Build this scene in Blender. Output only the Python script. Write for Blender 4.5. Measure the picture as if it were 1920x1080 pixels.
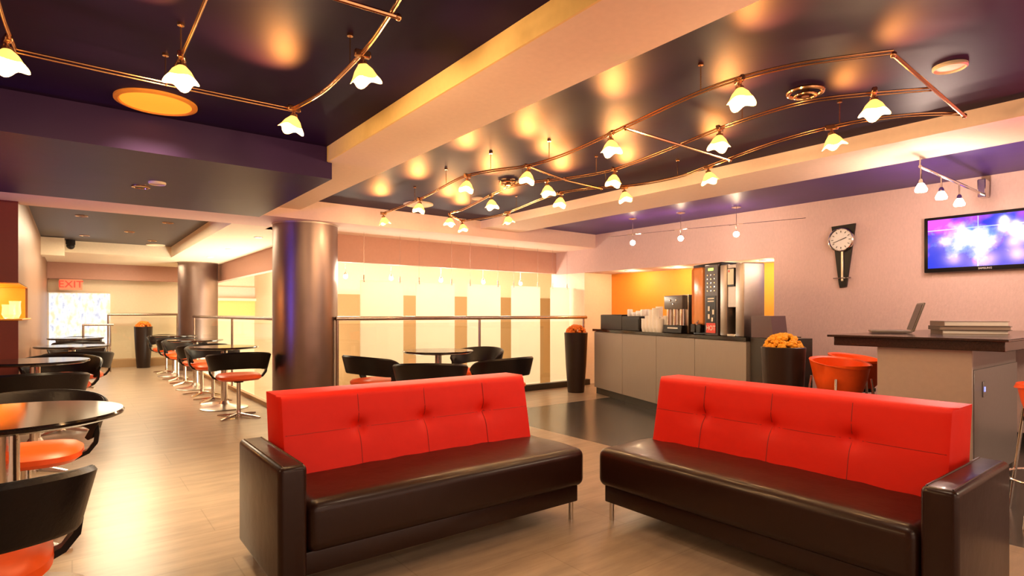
import bpy, bmesh, math, random
from mathutils import Vector, Matrix
for o in list(bpy.data.objects): bpy.data.objects.remove(o)
S = bpy.context.scene; C = S.collection
R = math.radians; PI = math.pi
random.seed(7)

# ------------------------------------------------------------- camera, world, exposure
# room axes: +Y runs down the long room, +X towards the wall with the television
cam = bpy.data.cameras.new('camera'); cam.sensor_width = 36; cam.lens = 1071/1920*36
cam.shift_y = 48/1920; cam.clip_start = .02
co = bpy.data.objects.new('camera', cam); C.objects.link(co)
co.location = (0, 0, 1.15); co.rotation_euler = (R(90), 0, R(-37.6)); S.camera = co
w = bpy.data.worlds.new('world'); S.world = w; w.use_nodes = True
w.node_tree.nodes['Background'].inputs[0].default_value = (1, .7, .5, 1)
w.node_tree.nodes['Background'].inputs[1].default_value = .3
S.view_settings.view_transform = 'Standard'; S.view_settings.look = 'None'
S.view_settings.exposure = .35; S.view_settings.gamma = 1

WARM = (1, .62, .30); SOFT = (1, .76, .52); WHITE = (1, .86, .68)
def point(name, loc, power, col=WARM, r=.03, parent=None):
    l = bpy.data.lights.new(name, 'POINT'); l.energy = power; l.color = col; l.shadow_soft_size = r
    o = bpy.data.objects.new(name, l); C.objects.link(o); o.location = loc
    if parent: o.parent = parent
    return o
def spot(name, loc, to, power, col, ang):
    l = bpy.data.lights.new(name, 'SPOT'); l.energy = power; l.color = col; l.spot_size = R(ang); l.spot_blend = 1; l.shadow_soft_size = .05
    o = bpy.data.objects.new(name, l); C.objects.link(o); o.location = loc; o.rotation_euler = (Vector(to)-Vector(loc)).to_track_quat('-Z', 'Y').to_euler(); return o
def area(name, loc, power, sx, sy, direction, col=SOFT, spread=180):
    l = bpy.data.lights.new(name, 'AREA'); l.shape = 'RECTANGLE'; l.size = sx; l.size_y = sy; l.energy = power; l.color = col; l.spread = R(spread)
    o = bpy.data.objects.new(name, l); C.objects.link(o); o.location = loc
    o.rotation_euler = Vector(direction).to_track_quat('-Z', 'Y').to_euler(); return o
# unseen fill added for the room's front and the lower hall; dining end lights
area('unseen_room_fill', (1.0, -1.4, 2.28), 24, 1.6, .5, (0, 0, -1), SOFT)
area('unseen_room_fill', (4.9, -1.2, 2.28), 52, 1.2, .5, (0, 0, -1), SOFT)
area('unseen_room_fill', (-2.2, 2.2, 2.36), 40, .6, 1.6, (0, 0, -1), WARM)
area('amber_ceiling_light', (.40, 4.0, 2.38), 19, .3, .3, (0, .08, -1), (1, .74, .42), 95)
spot('blue_spotlight', (-3.4, 4.6, .9), (-.7, 5.4, 2.17), 260, (.12, .10, 1), 60)
spot('added_red_spot', (5.6, .2, 1.3), (3.5, .85, 2.41), 220, (1, .02, .12), 50)  # added spot without a fixture, makes the red glow on the recess ceiling
area('added_front_fill', (1.5, -2.5, 1.2), 26, 6.0, 1.8, (0, 1, .12), (1, .74, .58))  # added fill from behind the viewpoint; the front wall has no window
area('sofa_light', (1.75, .9, 2.28), 8, .3, .3, (.15, .3, -1), SOFT)
area('dining_light', (.55, 9.8, 2.34), 105, .8, 3.5, (0, 0, -1), (1, .80, .52))
area('dining_light', (.9, 13.6, 2.15), 32, 1.0, .8, (0, 0, -1), (1, .80, .52))
area('lower_hall_fill', (5.6, 9.3, 2.0), 105, 4.2, .4, (0, -1, -.35), (1, .88, .68))
area('lower_hall_fill', (5.4, 8.6, 2.15), 16, 3.2, .3, (0, .5, -1), (1, .80, .55))
area('lower_hall_fill', (5.6, 9.2, -1.0), 26, 3.6, .4, (0, -.6, 1), (1, .88, .68))
area('lower_hall_fill', (3.1, 12.2, 2.1), 50, .5, 4.5, (0, .1, -1), (1, .84, .56))
area('lower_hall_fill', (2.9, 11.5, -1.0), 300, .8, 5.0, (0, .5, 1), (1, .90, .70))

# ------------------------------------------------------------- materials
def nmat(name, base=(.5, .5, .5), rough=.5, metal=0, spec=.5, emit=None, es=0, bump=None, trans=0, coat=0, alpha=None):
    m = bpy.data.materials.new(name); m.use_nodes = True; n = m.node_tree.nodes; L = m.node_tree.links
    b = n['Principled BSDF']
    b.inputs['Base Color'].default_value = (*base, 1); b.inputs['Roughness'].default_value = rough
    b.inputs['Metallic'].default_value = metal; b.inputs['Specular IOR Level'].default_value = spec
    if emit: b.inputs['Emission Color'].default_value = (*emit, 1); b.inputs['Emission Strength'].default_value = es
    if trans: b.inputs['Transmission Weight'].default_value = trans
    if coat: b.inputs['Coat Weight'].default_value = coat; b.inputs['Coat Roughness'].default_value = .12
    tc = n.new('ShaderNodeTexCoord'); nz = n.new('ShaderNodeTexNoise'); mp = n.new('ShaderNodeMapping')
    L.new(tc.outputs['Object'], mp.inputs[0]); L.new(mp.outputs[0], nz.inputs['Vector'])
    sc, st, var, stretch = bump or (30, .05, .06, (1, 1, 1))
    mp.inputs['Scale'].default_value = stretch
    nz.inputs['Scale'].default_value = sc; nz.inputs['Detail'].default_value = 4
    bp = n.new('ShaderNodeBump'); bp.inputs['Strength'].default_value = st; bp.inputs['Distance'].default_value = .01
    L.new(nz.outputs[0], bp.inputs['Height']); L.new(bp.outputs[0], b.inputs['Normal'])
    if var:
        mx = n.new('ShaderNodeMix'); mx.data_type = 'RGBA'
        mx.inputs[6].default_value = (*[c*(1-var) for c in base], 1); mx.inputs[7].default_value = (*[min(1, c*(1+var)) for c in base], 1)
        L.new(nz.outputs[0], mx.inputs[0]); L.new(mx.outputs[2], b.inputs['Base Color'])
    return m
M = {}
M['cream'] = nmat('cream paint', (.90, .70, .56), .75)
M['ivory'] = nmat('ivory paint', (.88, .76, .58), .75)
M['pink'] = nmat('pink plaster', (.88, .64, .54), .7)
M['mauve'] = nmat('mauve paint', (.52, .29, .23), .7)
M['wallcloth'] = nmat('mauve wall covering', (.66, .46, .42), .75, bump=(70, .35, .10, (1, 1, .4)))
M['navy'] = nmat('glossy navy ceiling paint', (.018, .006, .042), .50, spec=.09, bump=(2.2, .25, .3, (1, 1, 1)))
M['purple'] = nmat('glossy purple ceiling paint', (.060, .024, .170), .42, spec=.3, bump=(2.2, .25, .3, (1, 1, 1)))
M['plum'] = nmat('plum soffit paint', (.035, .013, .066), .42, spec=.25, bump=(2.0, .25, .3, (1, 1, 1)))
M['umber'] = nmat('dark slate ceiling paint', (.045, .034, .040), .45)
M['orange_wall'] = nmat('orange niche paint', (.90, .33, .03), .6)
M['tan'] = nmat('tan panel', (.40, .25, .12), .6)
M['laminate'] = nmat('oxblood laminate', (.20, .026, .018), .4)
M['wood'] = nmat('tan laminate', (.27, .15, .095), .42, bump=(8, .03, .15, (3, 3, .3)))
M['amber'] = nmat('amber lacquer', (.85, .36, .03), .4)
M['leather_brown'] = nmat('dark brown leather', (.022, .006, .003), .33, spec=.35, coat=.1, bump=(11, .22, .12, (1, 1, 1)))
M['leather_red'] = nmat('orange red leather', (.80, .012, .001), .5, spec=.3, bump=(14, .18, .06, (1, 1, 1)))
M['seam_red'] = nmat('dark red stitching', (.32, .008, .002), .6)
M['brewer_steel'] = nmat('grey brewer steel', (.40, .34, .30), .38, 1)
M['cup'] = nmat('white paper', (.95, .93, .90), .5)
M['vinyl_orange'] = nmat('orange vinyl', (.92, .105, .006), .4)
M['leather_black'] = nmat('black leather', (.008, .005, .005), .36, spec=.25, bump=(60, .1, .1, (1, 1, 1)))
M['black'] = nmat('black plastic', (.008, .006, .007), .35, spec=.3)
M['granite'] = nmat('black granite', (.016, .011, .010), .10, bump=(180, .0, .8, (1, 1, 1)))
M['granite_brown'] = nmat('speckled brown granite', (.035, .018, .014), .15, bump=(160, .0, .9, (1, 1, 1)))
M['chrome'] = nmat('chrome', (.80, .74, .68), .12, 1)
M['brushed'] = nmat('brushed steel', (.58, .50, .44), .30, 1, bump=(60, .08, .1, (1, 1, .04)))
M['steel_column'] = nmat('satin steel column cladding', (.27, .20, .18), .36, 1, bump=(2.6, .35, .25, (1, 1, .8)))
M['brass'] = nmat('bronze rail', (.75, .42, .20), .22, 1)
M['rail_steel'] = nmat('steel handrail', (.45, .36, .31), .25, 1)
M['grey_lam'] = nmat('grey cabinet laminate', (.34, .29, .26), .32, bump=(12, .02, .05, (3, 3, .4)))
M['grey_bar'] = nmat('taupe bar panel', (.44, .36, .31), .38)
M['grey_dark'] = nmat('grey bar side panel', (.22, .19, .18), .3)
M['kick'] = nmat('dark kick plate', (.035, .030, .026), .35)
M['planter'] = nmat('dark brown planter', (.026, .014, .010), .38, spec=.3, bump=(20, .15, .3, (3, 3, .1)))
M['petal'] = nmat('orange petals', (.95, .20, .01), .6, bump=(60, .4, .3, (1, 1, 1)))
M['petal_y'] = nmat('yellow orange petals', (.95, .36, .01), .6, bump=(60, .4, .3, (1, 1, 1)))
M['white'] = nmat('white plastic', (.85, .82, .78), .45)
M['disc_cream'] = nmat('cream ceiling disc', (.85, .70, .50), .5)
M['book_grey'] = nmat('grey binder', (.16, .13, .11), .5)
M['book_tan'] = nmat('tan binder', (.36, .26, .20), .5)
M['paper'] = nmat('paper', (.85, .80, .72), .7)
M['plum_board'] = nmat('plum board', (.10, .055, .065), .3)
def emis(name, col, s, base=(.8, .7, .5)):
    return nmat(name, base, .4, emit=col, es=s, bump=(30, 0, 0, (1, 1, 1)))
M['glow'] = emis('lit frosted glass', (1, .50, .10), 1.7, (.85, .55, .2))
M['bulb'] = emis('bulb', (1, .90, .72), 40)
M['amber_disc'] = emis('amber glass diffuser', (1, .30, .02), .9, (.9, .4, .05))
M['down'] = emis('downlight lens', (1, .82, .55), 4)
M['led_green'] = emis('green display', (.45, 1, .05), 1.6)
M['led_blue'] = emis('blue indicator', (.1, .2, 1), 2)
M['exit_red'] = emis('red letters', (1, .02, .01), 1.2, (.8,.02,.01))
M['exit_face'] = emis('exit sign face', (1, .25, .12), .12, (.75, .30, .18))
M['poster_red'] = nmat('red poster', (.75, .04, .01), .4)
# translucent banner cloth
m = bpy.data.materials.new('white translucent banner cloth'); m.use_nodes = True; n = m.node_tree.nodes; L = m.node_tree.links
b = n['Principled BSDF']; b.inputs['Base Color'].default_value = (.95, .91, .84, 1); b.inputs['Roughness'].default_value = .8
tr = n.new('ShaderNodeBsdfTranslucent'); tr.inputs[0].default_value = (1, .96, .88, 1); mx = n.new('ShaderNodeMixShader'); mx.inputs[0].default_value = .5
L.new(b.outputs[0], mx.inputs[1]); L.new(tr.outputs[0], mx.inputs[2]); L.new(mx.outputs[0], n['Material Output'].inputs[0]); M['banner'] = m
# clear glass
m = bpy.data.materials.new('clear glass'); m.use_nodes = True; n = m.node_tree.nodes; L = m.node_tree.links
n.remove(n['Principled BSDF']); t_ = n.new('ShaderNodeBsdfTransparent'); t_.inputs[0].default_value = (.96, .97, .95, 1); g = n.new('ShaderNodeBsdfGlossy'); g.inputs['Roughness'].default_value = .03
mx = n.new('ShaderNodeMixShader'); mx.inputs[0].default_value = .06
L.new(t_.outputs[0], mx.inputs[1]); L.new(g.outputs[0], mx.inputs[2]); L.new(mx.outputs[0], n['Material Output'].inputs[0]); M['glass'] = m
m = M['tumbler'] = nmat('glassware with painted glow', (1, .92, .7), .08, trans=.85, emit=(1, .8, .35), es=.25)  # faint amber emission gives the jars a lit look

def brick_floor(name, c1, c2, mortar, scale, bw, rh, rough, streak, off=.5):
    m = bpy.data.materials.new(name); m.use_nodes = True; n = m.node_tree.nodes; L = m.node_tree.links
    b = n['Principled BSDF']; tc = n.new('ShaderNodeTexCoord'); br = n.new('ShaderNodeTexBrick')
    br.inputs['Color1'].default_value = (*c1, 1); br.inputs['Color2'].default_value = (*c2, 1); br.inputs['Mortar'].default_value = (*mortar, 1)
    br.inputs['Scale'].default_value = scale; br.inputs['Brick Width'].default_value = bw; br.inputs['Row Height'].default_value = rh
    br.inputs['Mortar Size'].default_value = .003; br.offset = off
    L.new(tc.outputs['Object'], br.inputs['Vector'])
    mp = n.new('ShaderNodeMapping'); mp.inputs['Scale'].default_value = streak; nz = n.new('ShaderNodeTexNoise'); nz.inputs['Scale'].default_value = 4; nz.inputs['Detail'].default_value = 8
    nz.inputs['Roughness'].default_value = .65
    L.new(tc.outputs['Object'], mp.inputs[0]); L.new(mp.outputs[0], nz.inputs['Vector'])
    cr = n.new('ShaderNodeValToRGB'); cr.color_ramp.elements[0].position = .3; cr.color_ramp.elements[0].color = (.70, .66, .62, 1); cr.color_ramp.elements[1].position = .7; cr.color_ramp.elements[1].color = (1.15, 1.12, 1.08, 1)
    mx = n.new('ShaderNodeMix'); mx.data_type = 'RGBA'; mx.blend_type = 'MULTIPLY'; mx.inputs[0].default_value = 1
    L.new(nz.outputs[0], cr.inputs[0]); L.new(br.outputs['Color'], mx.inputs[6]); L.new(cr.outputs[0], mx.inputs[7]); L.new(mx.outputs[2], b.inputs['Base Color'])
    b.inputs['Roughness'].default_value = rough
    bp = n.new('ShaderNodeBump'); bp.inputs['Strength'].default_value = .08; bp.inputs['Distance'].default_value = .004; L.new(nz.outputs[0], bp.inputs['Height']); L.new(bp.outputs[0], b.inputs['Normal'])
    return m
M['floor'] = brick_floor('wood look vinyl planks', (.42, .325, .24), (.39, .30, .22), (.32, .245, .17), 1, 1.2, .42, .30, (.45, 2.6, 1))
M['floor_dark'] = brick_floor('dark slate tiles', (.075, .068, .062), (.06, .055, .052), (.12, .10, .09), 1, .9, .9, .22, (1, 3, 1), 0)

# ------------------------------------------------------------- mesh helpers
class MB:
    def __init__(s): s.bm = bmesh.new()
    def box(s, x0, x1, y0, y1, z0, z1, bev=0, seg=3):
        r = bmesh.ops.create_cube(s.bm, size=1); vs = r['verts']
        for v in vs: v.co = Vector((x0+(v.co.x+.5)*(x1-x0), y0+(v.co.y+.5)*(y1-y0), z0+(v.co.z+.5)*(z1-z0)))
        if bev:
            es = list({e for v in vs for e in v.link_edges}); bmesh.ops.bevel(s.bm, geom=es, offset=bev, segments=seg, affect='EDGES', profile=.5)
        return s
    def prism(s, pts, z0, z1):
        a = [s.bm.verts.new((x, y, z0)) for x, y in pts]; b = [s.bm.verts.new((x, y, z1)) for x, y in pts]; n = len(pts)
        s.bm.faces.new(a[::-1]); s.bm.faces.new(b)
        for i in range(n): s.bm.faces.new((a[i], a[(i+1) % n], b[(i+1) % n], b[i]))
        return s
    def loops(s, Ls, cap=True, closed=False):
        V = [[s.bm.verts.new(p) for p in l] for l in Ls]; n = len(V[0])
        rng = range(len(V) if closed else len(V)-1)
        for i in rng:
            A, B = V[i], V[(i+1) % len(V)]
            for j in range(n): s.bm.faces.new((A[j], A[(j+1) % n], B[(j+1) % n], B[j]))
        if cap and not closed: s.bm.faces.new(V[0][::-1]); s.bm.faces.new(V[-1])
        return s
    def lathe(s, prof, seg=32, cx=0, cy=0, cap=True):
        return s.loops([[(cx+r*math.cos(2*PI*k/seg), cy+r*math.sin(2*PI*k/seg), z) for k in range(seg)] for r, z in prof], cap)
    def cyl(s, x, y, z0, z1, r, seg=16): return s.lathe([(r, z0), (r, z1)], seg, x, y)
    def tube(s, pts, r, seg=8, rad=None, closed=False, flat=None):
        P = [Vector(p) for p in pts]; n = len(P); Ls = []; up0 = Vector((0, 0, 1))
        for i, p in enumerate(P):
            t = (P[min(i+1, n-1)]-P[max(i-1, 0)]) if not closed else (P[(i+1) % n]-P[i-1])
            t.normalize(); a = t.cross(up0 if flat is None else Vector(flat))
            if a.length < .05: a = t.cross(Vector((0, 1, 0)) if abs(t.y) < .9 else Vector((1, 0, 0)))
            a.normalize(); bb = a.cross(t).normalized(); rr = rad[i] if rad else r
            rx, ry = rr if isinstance(rr, tuple) else (rr, rr)
            Ls.append([p+a*rx*math.cos(2*PI*k/seg)+bb*ry*math.sin(2*PI*k/seg) for k in range(seg)])
        return s.loops(Ls, True, closed)
    def sphere(s, c, r, u=12, v=8):
        r_ = bmesh.ops.create_uvsphere(s.bm, u_segments=u, v_segments=v, radius=1)
        rr = r if isinstance(r, tuple) else (r, r, r)
        for q in r_['verts']: q.co = Vector((c[0]+q.co.x*rr[0], c[1]+q.co.y*rr[1], c[2]+q.co.z*rr[2]))
        return s
    def xf(s, mat): bmesh.ops.transform(s.bm, matrix=mat, verts=s.bm.verts); return s
    def build(s, name, mat, parent=None, smooth=True, label=None, origin=None):
        bmesh.ops.recalc_face_normals(s.bm, faces=s.bm.faces)
        if origin is not None: bmesh.ops.translate(s.bm, verts=s.bm.verts, vec=-Vector(origin))
        me = bpy.data.meshes.new(name); s.bm.to_mesh(me); s.bm.free()
        me.materials.append(M[mat] if isinstance(mat, str) else mat)
        if smooth:
            me.polygons.foreach_set('use_smooth', [True]*len(me.polygons))
            try: me.set_sharp_from_angle(angle=R(38))
            except Exception: pass
        o = bpy.data.objects.new(name, me); C.objects.link(o)
        if origin is not None: o.location = origin
        if parent: o.parent = parent
        if label: o['label'] = label
        return o
def tag(o, label, cat, group=None, kind=None):
    o['label'] = label; o['category'] = cat
    if group: o['group'] = group
    if kind: o['kind'] = kind
    return o
def thing(name, label, cat, loc=(0, 0, 0), rz=0, group=None):
    o = bpy.data.objects.new(name, None); C.objects.link(o); o.location = loc; o.rotation_euler = (0, 0, rz); o.empty_display_size = .1
    return tag(o, label, cat, group)
def struct(name, mb, mat, label, cat, smooth=False):
    return tag(mb.build(name, mat, smooth=smooth), label, cat, kind='structure')
def kids(o): return list(o.children)
def copy_tree(o, parent=None):
    c = o.copy(); C.objects.link(c)
    if parent: c.parent = parent
    for ch in kids(o): copy_tree(ch, c)
    return c
def dup(o, loc, rz, label, group=None):
    c = copy_tree(o); c.location = loc; c.rotation_euler = (0, 0, rz); c['label'] = label
    if group: c['group'] = group
    return c
def text(name, body, size, mat, parent, loc, rot, depth=.001):
    cu = bpy.data.curves.new(name, 'FONT'); cu.body = body; cu.size = size; cu.extrude = depth; cu.align_x = 'CENTER'; cu.align_y = 'CENTER'
    o = bpy.data.objects.new(name, cu); C.objects.link(o)
    dg = bpy.context.evaluated_depsgraph_get(); me = bpy.data.meshes.new_from_object(o.evaluated_get(dg)); bpy.data.objects.remove(o)
    me.materials.clear(); me.materials.append(M[mat]); o = bpy.data.objects.new(name, me); C.objects.link(o); o.parent = parent; o.location = loc; o.rotation_euler = rot
    return o

# ------------------------------------------------------------- setting
XR = 6.65
struct('floor', MB().box(-4, 3.7, -2.6, 6.65, -.15, 0), 'floor', 'tan wood-look plank floor in front of the sofas', 'floor')
struct('floor', MB().box(3.7, 7.4, 5.4, 6.65, -.15, 0), 'floor', 'tan plank floor strip beside the middle planter', 'floor')
struct('floor', MB().box(3.7, 7.4, -2.6, 5.4, -.15, 0), 'floor_dark', 'dark tiled floor by the counter and bar', 'floor')
struct('floor', MB().box(-4, 1.95, 6.65, 15.4, -.15, 0).box(1.95, 2.66, 6.65, 7.3, -.15, 0).box(1.95, 2.5, 12.95, 13.8, -.15, 0), 'floor', 'tan plank floor of the dining aisle', 'floor')
struct('floor', MB().box(1.95, 9.6, 6.65, 15.4, -1.35, -1.2), 'ivory', 'pale floor of the lower hall', 'floor')
# recessed ceilings
struct('ceiling', MB().box(-4, 1.54, -2.6, 4.29, 2.415, 2.5), 'navy', 'dark navy recessed ceiling at the upper left', 'ceiling')
struct('ceiling', MB().box(2.0, 4.42, -2.6, 6.44, 2.415, 2.5), 'navy', 'dark navy recessed ceiling with the wavy lamp rails', 'ceiling')
struct('ceiling', MB().box(5.06, 6.65, -2.6, 6.44, 2.415, 2.5), 'purple', 'purple recessed ceiling along the television wall', 'ceiling')
struct('ceiling', MB().box(-.45, 1.47, 7.26, 12.37, 2.40, 2.5), 'umber', 'dark recessed ceiling over the far dining aisle', 'ceiling')
# beams and soffits
struct('ceiling', MB().box(1.54, 2.0, -2.6, 6.44, 2.30, 2.5), 'cream', 'wide cream ceiling beam running diagonally across the picture', 'ceiling beam')
struct('ceiling', MB().box(1.528, 1.54, -2.6, 4.28, 2.30, 2.414), nmat('beam paint with amber glow', (.92, .66, .26), .7), 'side face of the wide diagonal beam, amber lamp glow painted in', 'ceiling beam')  # warm lamp glow on the beam side put into its paint colour
struct('ceiling', MB().box(4.42, 5.06, -2.6, 6.44, 2.31, 2.5), 'cream', 'bright cream ceiling beam at the upper right', 'ceiling beam')
struct('ceiling', MB().box(-4, 1.57, 4.29, 6.43, 2.175, 2.299).box(-4, 1.54, 4.29, 6.43, 2.299, 2.5), 'plum', 'lowered dark plum ceiling panel on the left', 'ceiling soffit')
struct('ceiling', MB().box(-4, 1.9, 6.44, 7.26, 2.2, 2.5).box(1.9, XR, 6.44, 7.5, 2.2, 2.5), 'pink', 'cream soffit across the room above the column', 'ceiling soffit')
struct('ceiling', MB().box(1.47, 2.7, 7.26, 15.4, 2.2, 2.5).box(-.45, 1.47, 12.37, 15.4, 2.2, 2.5), 'ivory', 'pale soffit round the far dining recess', 'ceiling soffit')
struct('ceiling', MB().box(2.5, 9.6, 7.5, 15.4, 2.21, 2.4), 'ivory', 'pale ceiling of the lower hall', 'ceiling')
struct('ceiling', MB().box(-.44, -.1, 11.9, 12.36, 2.1, 2.39), 'ivory', 'small boxed step in the soffit at the far left', 'ceiling soffit')
# bulkheads and walls
struct('wall_back', MB().box(2.5, XR, 7.38, 7.5, 1.84, 2.2), 'mauve', 'mauve bulkhead band above the hanging banners', 'wall')
struct('wall_back', MB().box(2.5, 2.62, 7.5, 15.1, 1.84, 2.2), 'mauve', 'mauve bulkhead band along the left railing', 'wall')
struct('wall_back', MB().box(-.4, 2.5, 14.85, 15.1, 1.87, 2.2), 'mauve', 'mauve bulkhead band on the far end wall', 'wall')
struct('wall_back', MB().box(-.45, 3.8, 15.2, 15.4, -1.2, 2.2), 'ivory', 'cream far end wall', 'wall')
struct('wall_back', MB().box(3.6, 9.6, 10.0, 10.2, 1.5, 2.2), 'ivory', 'cream upper wall of the lower hall behind the banners', 'wall')
struct('wall_back', MB().box(3.6, 9.6, 9.97, 10.17, -1.2, 1.5), 'tan', 'tan lower wall of the lower hall behind the banners', 'wall')
struct('wall_back', MB().box(3.6, 3.8, 10.2, 15.4, -1.2, 2.2), 'ivory', 'cream return wall of the lower hall', 'wall')
struct('wall_right', MB().box(XR, 7.4, -2.6, 3.5, 0, 2.5), 'wallcloth', 'pinkish mauve wall with the television and clock', 'wall')
struct('wall_right', MB().box(XR, 7.4, 3.5, 7.5, 1.82, 2.5), 'wallcloth', 'pinkish mauve wall above the orange niche', 'wall')
struct('wall_right', MB().box(XR, 7.4, 6.69, 7.5, 0, 1.82).box(9.5, 9.6, 7.5, 10, -1.2, 2.2).box(7.4, 9.6, 7.4, 7.5, -1.2, 2.2), 'ivory', 'cream wall left of the orange niche', 'wall')
struct('wall_right', MB().box(7.3, 7.4, 3.5, 6.69, 0, 1.82), 'orange_wall', 'orange back wall of the coffee niche', 'wall')
struct('wall_left', MB().box(-4.2, -4, -2.6, 7.06, 0, 2.5), 'wallcloth', 'mauve wall at the left of the lounge', 'wall')
struct('wall_front', MB().box(-4.2, 7.4, -2.8, -2.6, 0, 2.5), 'wallcloth', 'mauve wall behind the viewpoint', 'wall')
# left partition with lit alcove
struct('wall_left', MB().box(-4, -.4, 7.06, 7.12, 1.44, 2.4).box(-4, -.4, 7.06, 7.12, 0, 1.085), 'laminate', 'oxblood partition face at the far left', 'wall')
struct('wall_left', MB().box(-.9, -.4, 7.12, 15.2, 1.44, 2.4).box(-.9, -.4, 7.12, 15.2, 0, 1.085).box(-.9, -.4, 8.5, 15.2, 1.085, 1.44), 'wood', 'tan laminate partition side along the dining aisle', 'wall')
struct('wall_left', MB().box(-1.3, -.9, 7.12, 8.5, .9, 1.6).box(-1.3, -.42, 8.44, 8.5, 1.085, 1.44).box(-.9, -.4, 7.12, 8.44, 1.435, 1.445), 'amber', 'amber lining of the lit alcove', 'wall')
point('alcove_lamp', (-.72, 7.5, 1.38), 5, (1, .66, .2), .04)
point('alcove_lamp', (-.72, 8.1, 1.38), 4, (1, .66, .2), .04)
tag(MB().box(-1.2, -.37, 7.04, 8.5, 1.085, 1.10, .004, 1).build('shelf', 'amber'), 'amber shelf board in the lit alcove at the far left', 'shelf')
for i, (x, y, r, h, l) in enumerate([(-.62, 7.35, .05, .17, 'tall pale glass jar standing leftmost in the lit alcove'), (-.50, 7.55, .055, .14, 'squat pale glass jar in the middle of the lit alcove'),
                                 (-.47, 7.85, .05, .18, 'pale glass jar nearest the edge of the lit alcove'), (-.78, 7.3, .05, .12, 'low glass bowl at the back left of the lit alcove')]):
    tag(MB().lathe([(r*.6, 1.10), (r, 1.10+h*.3), (r*.9, 1.10+h*.8), (r, 1.10+h), (r*.88, 1.10+h), (r*.8, 1.10+h*.75), (r*.85, 1.10+h*.3), (r*.4, 1.115)], 20, x, y).build('glass_jar', 'tumbler'), l, 'glass', 'glassware in the alcove')
# curbs / baseboards
struct('baseboard_back', MB().box(2.6, XR, 6.56, 6.65, 0, .09), 'kick', 'dark curb under the long railing', 'baseboard')
struct('baseboard_back', MB().box(1.9, 1.95, 7.31, 15.2, 0, .05), 'tan', 'tan curb under the left railing', 'baseboard')
struct('baseboard_back', MB().box(.5, 1.9, 14.8, 15.2, 0, .16), 'tan', 'tan curb at the far end of the aisle', 'baseboard')
struct('baseboard_right', MB().box(6.62, XR, -2.6, 3.5, 0, .1), 'kick', 'dark baseboard of the television wall', 'baseboard')
# pit side details: yellow dado and ledge seen over the left railing
struct('trim_1', MB().box(2.7, 3.6, 15.02, 15.2, 1.46, 1.52), 'ivory', 'cream ledge on the far wall of the lower hall', 'trim')
struct('trim_2', MB().box(2.7, 3.6, 15.15, 15.2, 1.52, 1.80), 'pink', 'pink panel on the far wall over the ledge', 'trim')
struct('trim_3', MB().box(2.7, 3.6, 15.14, 15.2, 1.10, 1.46), nmat('yellow dado paint', (.85, .62, .22), .6), 'yellow dado on the far wall under the ledge', 'trim')

# ------------------------------------------------------------- columns
for (x, y, l) in ((2.2, 6.88, 'large brushed steel clad column in front of the railing corner'), (2.07, 13.35, 'far brushed steel clad column at the end of the left railing')):
    t = thing('column', l, 'column', (x, y, 0), 0, 'steel clad columns')
    MB().lathe([(.366, 0), (.366, 2.185)], 64).build('cladding', 'steel_column', t)
    MB().lathe([(.372, 2.182), (.372, 2.199)], 64).build('top_collar', 'brushed', t)

# ------------------------------------------------------------- railings
def railing(label, a, b, h, posts, top=None):
    a = Vector(a); b = Vector(b); t = thing('railing', label, 'railing', (a.x, a.y, top or 0)); t.location = (a.x, a.y, 0)
    d = b-a; z0 = top or 0
    MB().tube([(0, 0, h), (d.x/2, d.y/2, h), (d.x, d.y, h)], .026, 12).build('handrail', 'rail_steel', t)
    for p in posts: MB().cyl(d.x*p, d.y*p, z0, h, .018, 12).build('post', 'rail_steel', t)
    n = Vector((-d.y, d.x)).normalized()*.006
    u = d.normalized()*.03
    MB().prism([(u.x+n.x, u.y+n.y), (u.x-n.x, u.y-n.y), (d.x-u.x-n.x, d.y-u.y-n.y), (d.x-u.x+n.x, d.y-u.y+n.y)], z0+.03, h-.06).build('glass_panel', 'glass', t)
    return t
railing('long steel handrail with glass infill in front of the white banners', (2.46, 6.6), (6.6, 6.6), 1.09, (.005, .495, .985), .09)
railing('steel handrail with glass infill along the left dining aisle', (1.93, 7.17), (1.93, 12.95), 1.09, (.004, .40, .99), .05)
railing('far steel handrail with glass infill across the end of the aisle', (.6, 14.86), (1.9, 14.86), 1.13, (.005, .99), .16)
t = thing('handrail', 'short low steel handrail behind the far left tables', 'handrail', (.15, 13.75, 0))
MB().tube([(0, 0, .93), (.22, 0, .93), (.5, 0, .93)], .02, 10).build('rail', 'rail_steel', t)
MB().cyl(.02, 0, 0, .92, .018, 10).build('post', 'rail_steel', t); MB().cyl(.45, 0, 0, .92, .012, 10).build('post', 'rail_steel', t)

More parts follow.
